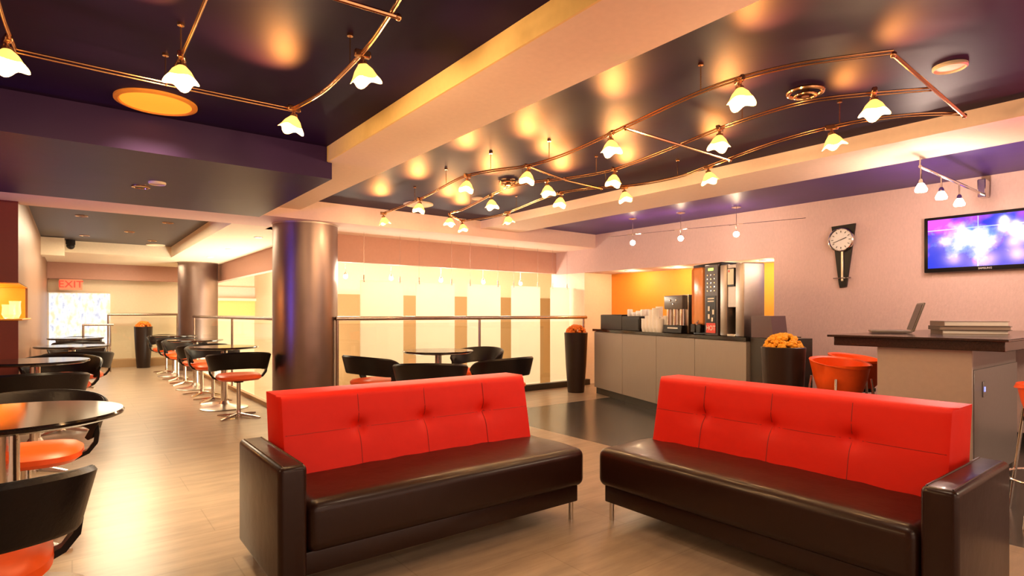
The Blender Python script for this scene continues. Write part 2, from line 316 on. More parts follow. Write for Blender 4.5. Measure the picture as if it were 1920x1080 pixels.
# ------------------------------------------------------------- banners on wires
bx = [(2.93, 3.54), (3.73, 4.35), (4.565, 5.17), (5.375, 5.96), (6.18, 6.60)]
ord5 = ['leftmost', 'second from the left', 'middle', 'second from the right', 'rightmost']
for i in range(5):
    x0, x1 = bx[i]
    t = thing('banner', 'hanging white banner, %s of the five behind the railing' % ord5[i], 'banner', ((x0+x1)/2, 7.0, -.1), 0, 'white banners hung behind the railing'); hw = (x1-x0)/2
    MB().box(-hw, hw, -.006, .006, .05, 1.68, .003, 1).build('cloth', 'banner', t)
    for sx in (-1, 1):
        xx = sx*(hw-.05)
        MB().tube([(xx, 0, 1.72), (xx, 0, 2.3)], .0018, 6).build('wire', 'rail_steel', t)
        MB().cyl(xx, 0, 1.655, 1.75, .008, 8).build('clip', 'rail_steel', t)
for i, x in enumerate((2.98, 3.66, 4.49, 5.28, 6.05)):
    t = thing('spotlight', 'small glowing spotlight, %s of the row over the banners' % ord5[i], 'spotlight', (x, 7.62, 1.66), 0, 'spotlights over the banners')
    MB().sphere((0, 0, 0), .03).build('bulb', 'bulb', t)
    MB().cyl(0, 0, .03, .55, .004, 8).build('stem', 'chrome', t)
    MB().lathe([(.012, .06), (.02, .045), (.026, .025)], 12).build('socket', 'chrome', t)
    point('bulb_light', (0, -.07, -.03), 7, WHITE, .02, t)
# coat hook rails on the tan wall seen between banners
for x, l in ((4.75, 'small coat hook rail on the tan wall behind the second banner gap'), (5.75, 'small coat hook rail on the tan wall behind the third banner gap')):
    t = thing('hook_rail', l, 'hook rail', (x, 9.96, 1.32)); MB().box(-.2, .2, -.02, 0, 0, .03, .004, 1).build('rail_bar', 'brass', t)
    for k in (-.14, 0, .14): MB().tube([(k, -.02, .01), (k, -.05, -.01), (k, -.05, -.05)], .006, 6).build('hook', 'chrome', t)

# ------------------------------------------------------------- mural, exit sign, camera dome at the far end
m = bpy.data.materials.new('backlit picture'); m.use_nodes = True; n = m.node_tree.nodes; L = m.node_tree.links; b = n['Principled BSDF']
tc = n.new('ShaderNodeTexCoord'); mp = n.new('ShaderNodeMapping'); mp.inputs['Scale'].default_value = (3, 1, 1.6); nz = n.new('ShaderNodeTexNoise'); nz.inputs['Scale'].default_value = 3.5; nz.inputs['Detail'].default_value = 6
cr = n.new('ShaderNodeValToRGB'); e = cr.color_ramp.elements; e[0].position = .3; e[0].color = (.35, .45, .7, 1); e[1].position = .52; e[1].color = (1, .97, .92, 1)
q = e.new(.62); q.color = (1, .8, .5, 1); q = e.new(.42); q.color = (.85, .9, 1, 1)
L.new(tc.outputs['Object'], mp.inputs[0]); L.new(mp.outputs[0], nz.inputs['Vector']); L.new(nz.outputs[0], cr.inputs[0]); L.new(cr.outputs[0], b.inputs['Emission Color']); b.inputs['Emission Strength'].default_value = .75
b.inputs['Base Color'].default_value = (.2, .2, .2, 1); M['mural'] = m
t = thing('light_box', 'backlit white and blue picture panel on the far end wall', 'light box', (.1, 15.12, .3))
MB().box(-.48, .55, 0, .05, .2, 1.28, .004, 1).build('panel', 'mural', t); MB().box(-.50, .57, .02, .07, .18, 1.30).build('frame', 'ivory', t)
t = thing('exit_sign', 'glowing red exit sign on the far end wall', 'exit sign', (-.02, 14.8, 1.745))
MB().box(-.19, .19, 0, .04, -.11, .11, .004, 1).build('sign_box', 'exit_face', t)
text('lettering', 'EXIT', .2, 'exit_red', t, (0, -.004, 0), (R(90), 0, 0))
t = thing('security_camera', 'small black dome camera at the far left ceiling edge', 'camera', (-.02, 12.25, 2.30)); MB().sphere((0, 0, 0), .06).build('dome', 'black', t); MB().cyl(0, 0, .02, .1, .065).build('mount', 'black', t)

# ------------------------------------------------------------- ceiling fittings
def disc(label, x, y, z, r, face, rim='disc_cream', name='ceiling_disc', cat='ceiling fitting', grp=None, ring=False):
    t = thing(name, label, cat, (x, y, z), 0, grp)
    MB().lathe([(r, 0), (r, -.012), (r*.9, -.018), (r*.86, -.012), (r*.86, 0)], 40, cap=False).build('rim', rim, t)
    MB().lathe([(r*.86, -.002), (r*.86, -.010), (r*.5, -.012)], 40).build('face', face, t)
    return t
disc('large round amber ceiling light in the upper left recess', .40, 4.0, 2.415, .215, 'amber_disc', nmat('orange rim', (.85, .35, .05), .5), 'ceiling_light', 'ceiling light')
disc('small round cream ceiling disc at the upper right of the recess', 3.55, .946, 2.415, .075, 'disc_cream')
disc('large round cream ceiling disc at the far end of the lamp recess', 3.16, 5.87, 2.415, .17, 'disc_cream')
disc('small cream ceiling disc beside the middle wavy rail', 3.51, 5.18, 2.415, .06, 'disc_cream')
disc('small cream disc on the plum ceiling panel', .527, 5.226, 2.175, .06, 'disc_cream')
for x, y, z, r, l in ((3.268, 1.539, 2.415, .088, 'bronze ring fitting in the lamp recess near the right'), (3.292, 4.333, 2.415, .08, 'bronze ring fitting in the middle of the lamp recess')):
    t = thing('ring_fitting', l, 'ceiling fitting', (x, y, z), 0, 'bronze ring fittings')
    MB().tube([(r*math.cos(a*PI/12), r*math.sin(a*PI/12), -.02) for a in range(24)], .012, 8, closed=True).build('ring', 'brass', t)
    MB().tube([(.6*r*math.cos(a*PI/12), .6*r*math.sin(a*PI/12), -.04) for a in range(24)], .009, 8, closed=True).build('inner_ring', 'brass', t)
    MB().cyl(0, 0, -.045, 0, .02).build('hub', 'brass', t)
def downlight(label, x, y, z, r, lit, grp):
    t = thing('downlight', label, 'downlight', (x, y, z), 0, grp)
    MB().lathe([(r, 0), (r, -.008), (r*.8, -.010), (r*.75, 0)], 28, cap=False).build('rim', 'white' if lit else 'brass', t)
    MB().lathe([(r*.78, -.001), (r*.78, -.005)], 28).build('lens', 'down' if lit else 'black', t)
downlight('dark recessed downlight on the plum ceiling panel', .44, 5.48, 2.175, .065, False, None)
for x, y, l in ((.096, 9.133, 'unlit downlight nearest the amber partition in the dining ceiling'), (1.043, 9.1, 'unlit downlight nearest the right edge of the dining ceiling'), (.694, 10.45, 'unlit downlight in the centre of the dining ceiling'),
                (.157, 11.4, 'unlit downlight at the far left of the dining ceiling'), (1.085, 11.5, 'unlit downlight at the far right of the dining ceiling')):
    downlight(l, x, y, 2.40, .07, False, 'unlit downlights of the dining ceiling')
disc('cream ceiling disc at the far end of the dining ceiling', 1.2, 12.15, 2.40, .15, 'disc_cream')
for y, l in ((8.35, 'nearest'), (10.17, 'middle'), (11.83, 'farthest')):
    downlight('lit white downlight in the pale soffit, %s of three along the left railing' % l, 2.03, y, 2.2, .06, True, 'lit downlights over the left railing')

# ------------------------------------------------------------- wavy lamp rails
def smooth(pts, n=6):
    P = [Vector((x, y, 0)) for x, y in pts]; out = []
    for i in range(len(P)-1):
        p0 = P[max(i-1, 0)]; p1 = P[i]; p2 = P[i+1]; p3 = P[min(i+2, len(P)-1)]
        for k in range(n):
            t = k/n; out.append(.5*((2*p1)+(-p0+p2)*t+(2*p0-5*p1+4*p2-p3)*t*t+(-p0+3*p1-3*p2+p3)*t**3))
    out.append(P[-1]); return out
def lamp_rail(label, pts, z, zc, wires):
    S_ = smooth(pts); t = thing('lamp_rail', label, 'lamp rail', (S_[0].x, S_[0].y, z), 0, None); o = S_[0]
    MB().tube([(p.x-o.x, p.y-o.y, .006) for p in S_], .0055, 8).build('upper_bar', 'brass', t)
    MB().tube([(p.x-o.x, p.y-o.y, -.008) for p in S_], .0045, 8).build('lower_bar', 'brass', t)
    for k in wires:
        p = S_[int(k*(len(S_)-1))]-o
        q = thing_part = MB().tube([(p.x, p.y, .006), (p.x, p.y, zc-z)], .003, 6).build('hanger', 'brass', t)
        MB().cyl(p.x, p.y, zc-z-.012, zc-z, .014, 10).build('hanger_cap', 'brass', q)
    return t
ZR = 2.27
r1 = [(2.783, .94), (2.60, 1.22), (2.525, 1.45), (2.51, 1.62), (2.533, 1.825), (2.624, 2.293), (2.735, 2.888), (2.738, 3.337), (2.60, 3.65), (2.54, 3.95), (2.594, 4.364), (2.665, 4.767), (2.722, 5.289), (2.75, 5.95)]
r2 = [(3.393, .98), (3.295, 1.102), (3.18, 1.25), (3.088, 1.407), (3.062, 1.6), (3.096, 1.929), (3.191, 2.319), (3.31, 2.85), (3.33, 3.15), (3.23, 3.5), (3.10, 3.75), (3.066, 3.95), (3.123, 4.35), (3.218, 4.72), (3.33, 5.2), (3.36, 5.5), (3.72, 5.83)]
r3 = [(3.958, .989), (3.80, 1.12), (3.68, 1.28), (3.61, 1.5), (3.625, 1.852), (3.759, 2.308), (3.85, 2.6), (3.93, 2.88), (3.88, 3.3), (3.68, 3.6), (3.59, 3.88), (3.62, 4.2), (3.77, 4.82), (3.85, 5.25), (3.74, 5.83)]
lamp_rail('wavy bronze lamp rail nearest the diagonal beam', r1, ZR, 2.415, (.28, .5, .62, .76, .9))
lamp_rail('middle wavy bronze lamp rail of three', r2, ZR, 2.415, (.3, .52, .66, .85))
lamp_rail('wavy bronze lamp rail nearest the bright right beam', r3, ZR, 2.415, (.22, .5, .63, .86))
def cross(label, pts, z):
    t = thing('cross_bar', label, 'cross bar', (pts[0][0], pts[0][1], z))
    MB().tube([(p[0]-pts[0][0], p[1]-pts[0][1], -.012) for p in pts], .009, 8).build('bar', 'brass', t)
    MB().sphere((0, 0, -.012), .014, 8, 6).build('joint', 'brass', t); MB().sphere((pts[-1][0]-pts[0][0], pts[-1][1]-pts[0][1], -.012), .014, 8, 6).build('joint', 'brass', t)
cross('bronze cross bar at the near end of the three wavy rails', [(2.783, .94), (3.393, .965), (3.958, .989)], ZR)
cross('bronze cross bar linking the wavy rails beside the large lit shade', [(2.62, 2.293), (3.19, 2.3), (3.765, 2.308)], ZR)
cross('bronze cross bar linking the wavy rails at mid length', [(2.738, 3.337), (3.26, 3.49), (3.72, 3.53)], ZR)
ZL = 2.27
def plain_rail(label, pts, z, wires, n=6): return lamp_rail(label, pts, z, 2.415, wires)
plain_rail('straight bronze lamp rail across the upper left recess', [(-.19, 3.216), (.36, 3.23), (.955, 3.222)], ZL, (.5,))
plain_rail('curved bronze lamp rail beside the yellow beam face', [(.955, 3.222), (1.0, 2.9), (1.0, 2.609), (.98, 2.25), (.94, 1.951), (.90, 1.7), (.88, 1.3)], ZL, (.4,))
plain_rail('middle bronze lamp rail of the upper left recess', [(.36, 3.23), (.375, 2.85), (.377, 2.285), (.36, 1.6)], ZL, (.35,))
plain_rail('leftmost bronze lamp rail of the upper left recess', [(-.19, 3.216), (-.205, 2.95), (-.215, 2.6), (-.25, 2.0)], ZL, ())
cross('bronze cross bar at the top edge of the upper left recess', [(.36, 1.98), (.65, 1.975), (.965, 1.951)], ZL)

def petal_shade(tilt):
    Ls = []
    for (r, z, k) in ((.013, 0, 0), (.022, -.008, 0), (.040, -.030, .2), (.052, -.055, .6), (.064, -.074, 1)):
        Ls.append([(r*(1+.12*k*math.cos(4*a))*math.cos(a), r*(1+.12*k*math.cos(4*a))*math.sin(a), z-.010*k*math.cos(4*a)) for a in [2*PI*q/32 for q in range(32)]])
    inner = [[(x*.93, y*.93, z+.002) for x, y, z in l] for l in Ls[::-1]]
    return MB().loops(Ls+inner).xf(Matrix.Translation((0, 0, -.045)) @ Matrix.Rotation(R(tilt), 4, 'Y'))
def make_lamp():
    t = thing('track_lamp', 'x', 'track lamp')
    MB().box(-.035, .035, -.012, .012, -.018, .012, .004, 1).build('rail_clamp', 'brass', t)
    MB().cyl(0, 0, -.05, -.012, .009, 10).build('stem', 'brass', t)
    MB().lathe([(.010, -.030), (.020, -.036), (.020, -.052), (.014, -.056)], 14).build('socket', 'brass', t)
    petal_shade(12).build('lamp_shade', 'glow', t)
    MB().sphere((.012, 0, -.105), .016, 10, 8).build('bulb', 'bulb', t)
    return t
L0 = make_lamp(); first = True
def lamp(x, y, z, label, power, grp, rz=None):
    global first
    rz = random.uniform(0, 3.14) if rz is None else rz
    if first: t = L0; t.location = (x, y, z); t.rotation_euler = (0, 0, rz); t['label'] = label; t['group'] = grp; first = False
    else: t = dup(L0, (x, y, z), rz, label, grp)
    point('bulb_light', (x, y, z-.15), power, WARM, .02)
    spot('back_glow', (x-.05, y-.06, z-.05), (x-.22, y-.28, 2.415), 38, (1, .34, .07), 66)   # light leaking back through the reflector
G1 = 'petal glass lamps on the wavy rails'
LL = [(2.528, 1.499, 'petal glass lamp nearest the diagonal beam, largest on the wavy rails'), (3.20, 1.168, 'large petal glass lamp beside the near cross bar on the middle wavy rail'), (3.607, 1.544, 'petal glass lamp closest to the bright beam at the near end'),
      (3.10, 1.969, 'petal glass lamp just left of the long cross bar on the middle rail'), (3.835, 2.532, 'petal glass lamp hanging over the edge of the bright right beam, nearer one'), (2.651, 2.438, 'petal glass lamp at the left end of the long cross bar'),
      (3.329, 3.023, 'petal glass lamp on the middle rail beyond the long cross bar'), (3.87, 3.396, 'petal glass lamp overlapping the bright right beam, farther one'), (2.738, 3.357, 'petal glass lamp at the crossing on the rail nearest the diagonal beam'),
      (3.162, 3.621, 'petal glass lamp on the middle rail just past the crossing'), (3.588, 3.92, 'petal glass lamp on the right wavy rail just past the crossing'), (2.54, 3.891, 'petal glass lamp in the outward bend of the rail nearest the diagonal beam'),
      (3.14, 4.398, 'petal glass lamp on the middle rail beside the cream ceiling disc'), (3.81, 5.03, 'petal glass lamp on the right wavy rail before the far beam corner'), (2.69, 4.97, 'petal glass lamp in front of the large cream ceiling disc'),
      (3.37, 5.52, 'petal glass lamp at the far end of the middle wavy rail'), (3.72, 5.81, 'petal glass lamp at the far tip where two wavy rails meet'), (2.75, 5.92, 'small petal glass lamp at the far end of the rail nearest the diagonal beam')]
for x, y, l in LL: lamp(x, y, ZR, l, 7, G1)
G2 = 'petal glass lamps of the upper left recess'
for x, y, l in ((-.21, 3.10, 'glowing petal lamp at the left edge of the picture'), (.378, 2.842, 'glowing petal lamp above the large amber ceiling light'), (.99, 2.34, 'glowing petal lamp on the curved rail near the yellow beam face'), (.958, 3.193, 'glowing petal lamp at the rail corner over the plum soffit')):
    lamp(x, y, ZL, l, 13, G2)

# ------------------------------------------------------------- pendants over the bar and along the television wall
t = thing('pendant_rail', 'white metal pendant rail bracketed from the television wall', 'pendant rail', (4.95, 1.5, 2.235))
MB().tube([(0, 0, 0), (.8, 0, 0), (1.69, 0, 0)], .012, 8).build('bar', 'chrome', t)
MB().box(1.55, 1.69, -.03, .03, -.03, .13, .006, 1).build('wall_bracket', 'chrome', t)
MB().cyl(0, 0, 0, .18, .005, 8).build('hanger', 'chrome', t)
for i, (x, l) in enumerate(((4.97, 'glowing pendant bulb nearest the viewer over the bar'), (5.42, 'glowing pendant bulb in the middle over the bar'), (5.87, 'glowing pendant bulb nearest the television'))):
    t = thing('pendant_lamp', l, 'pendant lamp', (x, 1.5, 2.235), 0, 'pendant bulbs over the bar')
    MB().cyl(0, 0, -.10, 0, .006, 8).build('stem', 'chrome', t); MB().lathe([(.008, -.09), (.016, -.10), (.020, -.125)], 14).build('socket', 'chrome', t)
    MB().lathe([(.014, -.118), (.030, -.145), (.040, -.170), (.036, -.185)], 16).build('bulb', 'bulb', t)
    point('bulb_light', (0, 0, -.23), 13, (1, .70, .55), .02, t)
t = thing('spot_cable', 'thin low voltage cable along the television wall', 'cable', (5.83, 5.4, 2.2))
MB().tube([(0, 0, 0), (.2, -1.1, 0), (.55, -2.4, 0)], .003, 6).build('wire', 'chrome', t)
for i, (x, y, l) in enumerate(((5.86, 5.0, 'glowing wall spot farthest from the clock'), (6.0, 4.35, 'glowing wall spot in the middle of the three left of the clock'), (6.2, 3.72, 'glowing wall spot nearest the clock'))):
    t = thing('cable_spot', l, 'spotlight', (x, y, 2.2), 0, 'cable spots over the coffee niche')
    MB().cyl(0, 0, 0, .20, .004, 8).build('stem', 'chrome', t); MB().lathe([(.055, .214), (.055, .20), (.02, .19)], 20).build('canopy', 'chrome', t)
    MB().box(-.006, .006, -.09, .09, -.004, .004).build('cross_arm', 'chrome', t); MB().cyl(0, 0, -.09, 0, .005, 8).build('lower_stem', 'chrome', t)
    MB().sphere((0, 0, -.115), .034).build('bulb', 'bulb', t)
    point('bulb_light', (-.07, 0, -.115), 5, (1, .62, .42), .02, t); point('bulb_light', (0, 0, .06), 1.6, (1, .7, .4), .02, t)
for y, l in ((5.95, 'lit downlight in the niche top above the black organiser'), (5.1, 'lit downlight in the niche top above the water dispenser'), (4.3, 'lit downlight in the niche top above the coffee machine'), (3.75, 'lit downlight in the niche top at its right end')):
    downlight(l, 6.85, y, 1.82, .045, True, 'niche downlights'); point('niche_light', (6.95, y, 1.74), 7, (1, .75, .4), .03)

# ------------------------------------------------------------- sofas
def make_sofa(label, loc, rz, mir):
    t = thing('sofa', label, 'sofa', loc, rz, None); Lx = 1.66; Dp = .67
    sx = (lambda v: v) if not mir else (lambda v: Lx-v)
    def X(a, b_): return (sx(a), sx(b_)) if not mir else (sx(b_), sx(a))
    # seat: rounded, softly crowned
    x0, x1 = X(.112, 1.66); mb = MB(); mb.box(x0, x1, 0, Dp-.04, .183, .395, .045, 5)
    bmesh.ops.subdivide_edges(mb.bm, edges=[e for e in mb.bm.edges if e.calc_length() > .3], cuts=14, use_grid_fill=True)
    for v in mb.bm.verts:
        if v.co.z > .34:
            a = (v.co.x-x0)/(x1-x0); c_ = v.co.y/Dp; v.co.z += .018*math.sin(PI*min(max(a, 0), 1))**.5*math.sin(PI*min(max(c_, 0), 1))
            v.co.z += .003*math.sin(v.co.x*38+2*math.sin(v.co.y*9))*math.sin(PI*min(max(c_, 0), 1))
    mb.build('seat', 'leather_brown', t)
    a, b_ = X(.10, 1.625); MB().box(a, b_, .03, Dp-.05, .095, .19, .008, 2).build('frame', 'leather_brown', t)
    a, b_ = X(0, .112); arm = MB().box(a, b_, 0, Dp, .065, .552, .022, 4).build('arm', 'leather_brown', t)
    pp = [(sx(.02), .004, .09), (sx(.02), .004, .535), (sx(.02), .02, .552), (sx(.02), Dp-.03, .552)]
    MB().tube(pp, .004, 6).build('piping', 'leather_brown', arm)
    pp = [(sx(.095), .004, .09), (sx(.095), .004, .535), (sx(.095), .02, .552), (sx(.095), Dp-.03, .552)]
    MB().tube(pp, .004, 6).build('piping', 'leather_brown', arm)
    # tufted back
    bx0, bx1 = .125, 1.60; H0, H1 = .34, .768; nx, nz = 90, 30; bt = [.51, .885, 1.27]; zb = .583
    def front(xx, zz):
        k = (zz-H0)/(H1-H0); y = .385+.085*k; dpt = 0
        for q in bt: dpt += .024*math.exp(-((xx-q)**2+(zz-zb)**2)/.0010)+.004*math.exp(-((xx-q)/.006)**2)+.009*math.exp(-((xx-q)**2/.02+(zz-zb)**2/.003))
        dpt += .004*math.exp(-((zz-zb)/.005)**2)
        e = min(xx-bx0, bx1-xx, H1-zz); 
        if e < .03: dpt += .03-math.sqrt(max(0, .03**2-(.03-e)**2))
        return y+dpt
    mb = MB(); bm = mb.bm; F = []; B = []
    for j in range(nz+1):
        zz = H0+(H1-H0)*(1-(1-j/nz)**1.4); rf = []; rb = []
        for i in range(nx+1):
            u_ = i/nx; u_ = .5-.5*math.cos(PI*u_)*(.4+.6*abs(math.cos(PI*u_))) if False else u_
            xx = bx0+(bx1-bx0)*u_
            rf.append(bm.verts.new((sx(xx), front(xx, zz), zz))); rb.append(bm.verts.new((sx(xx), .60+.07*(zz-H0)/(H1-H0), zz)))
        F.append(rf); B.append(rb)
    for j in range(nz):
        for i in range(nx):
            bm.faces.new((F[j][i], F[j][i+1], F[j+1][i+1], F[j+1][i])); bm.faces.new((B[j][i], B[j+1][i], B[j+1][i+1], B[j][i+1]))
        bm.faces.new((F[j][0], F[j+1][0], B[j+1][0], B[j][0])); bm.faces.new((F[j][nx], B[j][nx], B[j+1][nx], F[j+1][nx]))
    for i in range(nx):
        bm.faces.new((F[nz][i], F[nz][i+1], B[nz][i+1], B[nz][i])); bm.faces.new((F[0][i], B[0][i], B[0][i+1], F[0][i+1]))
    bk = mb.build('backrest', 'leather_red', t)
    MB().tube([(sx(.15+1.425*k/60), front(.15+1.425*k/60, zb)-.0022, zb) for k in range(61)], .0022, 5).build('seam', 'seam_red', bk)
    for q in bt: MB().tube([(sx(q), front(q, .36+.385*k/24)-.0026, .36+.385*k/24) for k in range(25)], .0022, 5).build('seam', 'seam_red', bk)
    for q in bt: MB().sphere((sx(q), front(q, zb)-.003, zb), (.011, .005, .011), 10, 8).build('button', 'leather_red', bk)
    for lx, ly in ((.06, .05), (.06, Dp-.07), (1.585, .045), (1.585, Dp-.09)):
        MB().cyl(sx(lx), ly, 0, .10, .013, 14).build('leg', 'chrome', t)
    return t
make_sofa('brown leather sofa with orange-red tufted back, left one with its arm at the left', (.63, 2.29, 0), 0, False)
make_sofa('brown leather sofa with orange-red tufted back, right one with its arm at the right', (2.34, 2.26, 0), R(-90), True)

# ------------------------------------------------------------- chairs and tables
def make_chair():
    t = thing('swivel_chair', 'x', 'chair', (0, 0, 0), 0, None)
    Ls = []
    for k in range(41):
        a = R(-112+224*k/40); e = abs(-1+2*k/40); fall = max(0, (e-.72)/.28)
        rb, rt = .262, .308; z0 = .555+.015*fall; z1 = .735-.055*fall**2; th = .040*(1-.25*fall)
        sn, cs = math.sin(a), -math.cos(a)
        P = []
        for (rr, zz) in ((rb, z0+.012), (rb+.012, z0), (rb+th-.010, z0), (rb+th, z0+.012), (rt+th*.8, z1-.012), (rt+th*.6, z1), (rt+.008, z1), (rt, z1-.012)):
            P.append((rr*sn*.98, rr*cs*.95-.01, zz))
        sl = -.15*(cs*.28+.28); P = [(x, y, z+sl) for x, y, z in P]
        Ls.append(P)
    bk = MB().loops(Ls).build('backrest', 'leather_black', t)
    pp = [((.325)*math.sin(R(-108+216*k/36))*.98, -(.325)*math.cos(R(-108+216*k/36))*.95-.01, .735-.05*max(0, (abs(-1+2*k/36)-.72)/.28)**2-.15*.28*(1-math.cos(R(-108+216*k/36)))) for k in range(37)]
    MB().tube(pp, .004, 6).build('piping', 'leather_black', bk)
    P = []
    for s_ in (-1,):
        P = [(-.285, .03, .60), (-.288, .03, .54), (-.282, .03, .49), (-.25, .03, .445), (-.18, .03, .413), (0, 0, .402), (.18, .03, .413), (.25, .03, .445), (.282, .03, .49), (.288, .03, .54), (.285, .03, .60)]
    MB().tube(P, .02, 10, rad=[(.045, .018), (.045, .018), (.032, .014), (.026, .011), (.03, .010), (.04, .010), (.03, .010), (.026, .011), (.032, .014), (.045, .018), (.045, .018)], flat=(0, 0, 1)).build('side_strap', 'black', t) if False else None
    def sweep(P, wid, th):
        Ls = []
        for i, p in enumerate(P):
            a = Vector(P[max(i-1, 0)]); b = Vector(P[min(i+1, len(P)-1)]); tg = (b-a); tg.y = 0; tg.normalize(); nn = Vector((-tg.z, 0, tg.x)); p = Vector(p); w_ = wid[i]
            Ls.append([p+Vector((0, -w_, 0))-nn*th, p+Vector((0, w_, 0))-nn*th, p+Vector((0, w_, 0))+nn*th, p+Vector((0, -w_, 0))+nn*th])
        return MB().loops(Ls)
    sweep(P, [.05, .048, .034, .024, .03, .05, .03, .024, .034, .048, .05], .010).build('side_strap', 'black', t)
    def sq(r, z, f=1.0, yo=0):
        L_ = []
        for k in range(40):
            a = 2*PI*k/40; cc, ss = math.cos(a), math.sin(a); q = (abs(cc)**3.2+abs(ss)**3.2)**(-1/3.2)
            L_.append((r*q*cc, r*q*ss*f+yo, z))
        return L_
    MB().loops([sq(.12, .412), sq(.205, .418), sq(.228, .438), sq(.226, .462), sq(.205, .480), sq(.14, .488), sq(.05, .490)]).build('seat', 'vinyl_orange', t)
    MB().lathe([(.05, .385), (.05, .410)], 16).build('seat_plate', 'black', t)
    MB().lathe([(.034, .0), (.034, .02), (.024, .05), (.021, .10), (.021, .39)], 20).build('pole', 'chrome', t)
    for k in range(4):
        a = R(45+90*k); d_ = Vector((math.cos(a), math.sin(a), 0)); n_ = Vector((-d_.y, d_.x, 0)); Ls = []
        for (s_, w_, z0, z1) in ((.0, .024, .022, .05), (.10, .020, .014, .036), (.22, .016, .004, .022), (.27, .014, .0, .014)):
            p = d_*s_; Ls.append([p-n_*w_+Vector((0, 0, z0)), p+n_*w_+Vector((0, 0, z0)), p+n_*w_*.7+Vector((0, 0, z1)), p-n_*w_*.7+Vector((0, 0, z1))])
        MB().loops(Ls).build('leg', 'chrome', t)
    return t
def make_table():
    t = thing('round_table', 'x', 'table')
    MB().lathe([(.10, .722), (.355, .722), (.378, .732), (.382, .742), (.376, .750), (.20, .7505)], 64).build('tabletop', 'granite', t)
    MB().lathe([(.09, .700), (.09, .722), (.035, .722)], 24).build('mounting_plate', 'black', t)
    MB().lathe([(.038, .04), (.036, .70)], 28).build('pole', 'chrome', t)
    MB().lathe([(.265, .0), (.268, .008), (.255, .016), (.12, .034), (.06, .055), (.042, .09)], 48).build('base', 'brushed', t)
    return t
ch0 = make_chair(); tb0 = make_table(); used = [False, False]
def chair(x, y, deg, label, grp):
    if not used[0]: used[0] = True; o = ch0; o.location = (x, y, 0); o.rotation_euler = (0, 0, R(deg)); o['label'] = label; o['group'] = grp
    else: dup(ch0, (x, y, 0), R(deg), label, grp)
def table(x, y, label, grp):
    if not used[1]: used[1] = True; o = tb0; o.location = (x, y, 0); o['label'] = label; o['group'] = grp
    else: dup(tb0, (x, y, 0), 0, label, grp)
GR, GL, GM = 'chairs and tables along the left railing', 'chairs and tables along the left partition', 'chairs and table behind the left sofa'
table(1.47, 7.66, 'round black table nearest the large column along the railing', GR)
table(1.50, 9.9, 'round black table in the middle along the left railing', GR)
table(1.50, 12.2, 'round black table farthest along the left railing', GR)
chair(1.47, 6.90, -6, 'black swivel chair with orange seat, nearest the large column, back to the viewer', GR)
chair(1.48, 8.42, 182, 'black swivel chair facing the nearest table along the railing from its far side', GR)
chair(1.46, 9.12, 8, 'black swivel chair on the near side of the middle table along the railing', GR)
chair(1.46, 10.66, 178, 'black swivel chair on the far side of the middle table along the railing', GR)
chair(1.46, 11.44, 5, 'black swivel chair on the near side of the farthest table along the railing', GR)
chair(1.46, 12.96, 180, 'black swivel chair on the far side of the farthest table by the far column', GR)
table(-.2, 3.0, 'large looking round black table at the left edge of the picture', GL)
table(-.25, 6.35, 'round black table in front of the oxblood partition', GL)
table(.0, 9.0, 'third round black table along the left partition', GL)
table(.05, 11.9, 'farthest round black table along the left partition', GL)
table(-.45, .82, 'round black table cut off at the bottom left corner', GL)
chair(-.27, 2.16, 0, 'black swivel chair in the bottom left foreground with its back to the viewer', GL)
chair(-.18, 3.70, 175, 'black swivel chair tucked behind the left foreground table, orange seat under it', GL)
chair(-.22, 5.45, 0, 'black swivel chair with its back to the viewer before the oxblood partition', GL)
chair(-.08, 7.12, 184, 'black swivel chair on the far side of the table before the oxblood partition', GL)
chair(.06, 8.15, 0, 'black swivel chair with bright orange seat just right of the oxblood partition', GL)
chair(.06, 9.82, 180, 'black swivel chair on the far side of the third table at the left', GL)
chair(.08, 11.1, 0, 'black swivel chair on the near side of the farthest table at the left', GL)
chair(.1, 12.7, 180, 'black swivel chair at the far end of the left row', GL)
table(3.16, 5.42, 'round black table behind the left sofa', GM)
chair(2.47, 5.50, -80, 'black swivel chair left of the table behind the left sofa', GM)
chair(2.52, 4.45, -37, 'black swivel chair behind the left sofa with its back to the viewer', GM)
chair(3.35, 4.55, 8, 'black swivel chair right of the table behind the left sofa, opening away', GM)
chair(3.86, 5.72, 118, 'black swivel chair at the far right of the table behind the left sofa', GM)

# ------------------------------------------------------------- planters
def make_planter():
    t = thing('planter', 'x', 'planter')
    MB().lathe([(.118, 0), (.122, .02), (.150, .40), (.168, .80), (.172, .868), (.166, .875), (.155, .868), (.150, .82), (.02, .82)], 40).build('pot', 'planter', t)
    mb = MB()
    for k in range(150):
        z = random.random(); a = random.uniform(0, 2*PI); r = math.sqrt(1-z*z)
        x, y, zz = .135*r*math.cos(a), .135*r*math.sin(a), .85+.125*z
        mb.sphere((x, y, zz), (random.uniform(.018, .028),)*2+(random.uniform(.012, .024),), 7, 5)
    for v in mb.bm.verts: v.co += Vector([random.uniform(-.004, .004) for _ in range(3)])
    mb.build('flower_mound', 'petal', t, smooth=False)
    return t
p0 = make_planter(); p0.location = (5.85, 6.06, 0); p0['label'] = 'tall dark tapered planter with orange flowers left of the coffee counter'
GP = 'tall flower planters'; p0['group'] = GP
p1 = dup(p0, (1.2, 14.4, 0), 1, 'tall dark tapered planter with orange flowers at the far end of the aisle', GP)
p2 = dup(p0, (4.69, 2.39, 0), 2, 'tall dark tapered planter with yellow orange flowers right of the coffee counter', GP)
for c_ in p2.children:
    if c_.name.startswith('flower'): c_.data = c_.data.copy(); c_.data.materials[0] = M['petal_y']

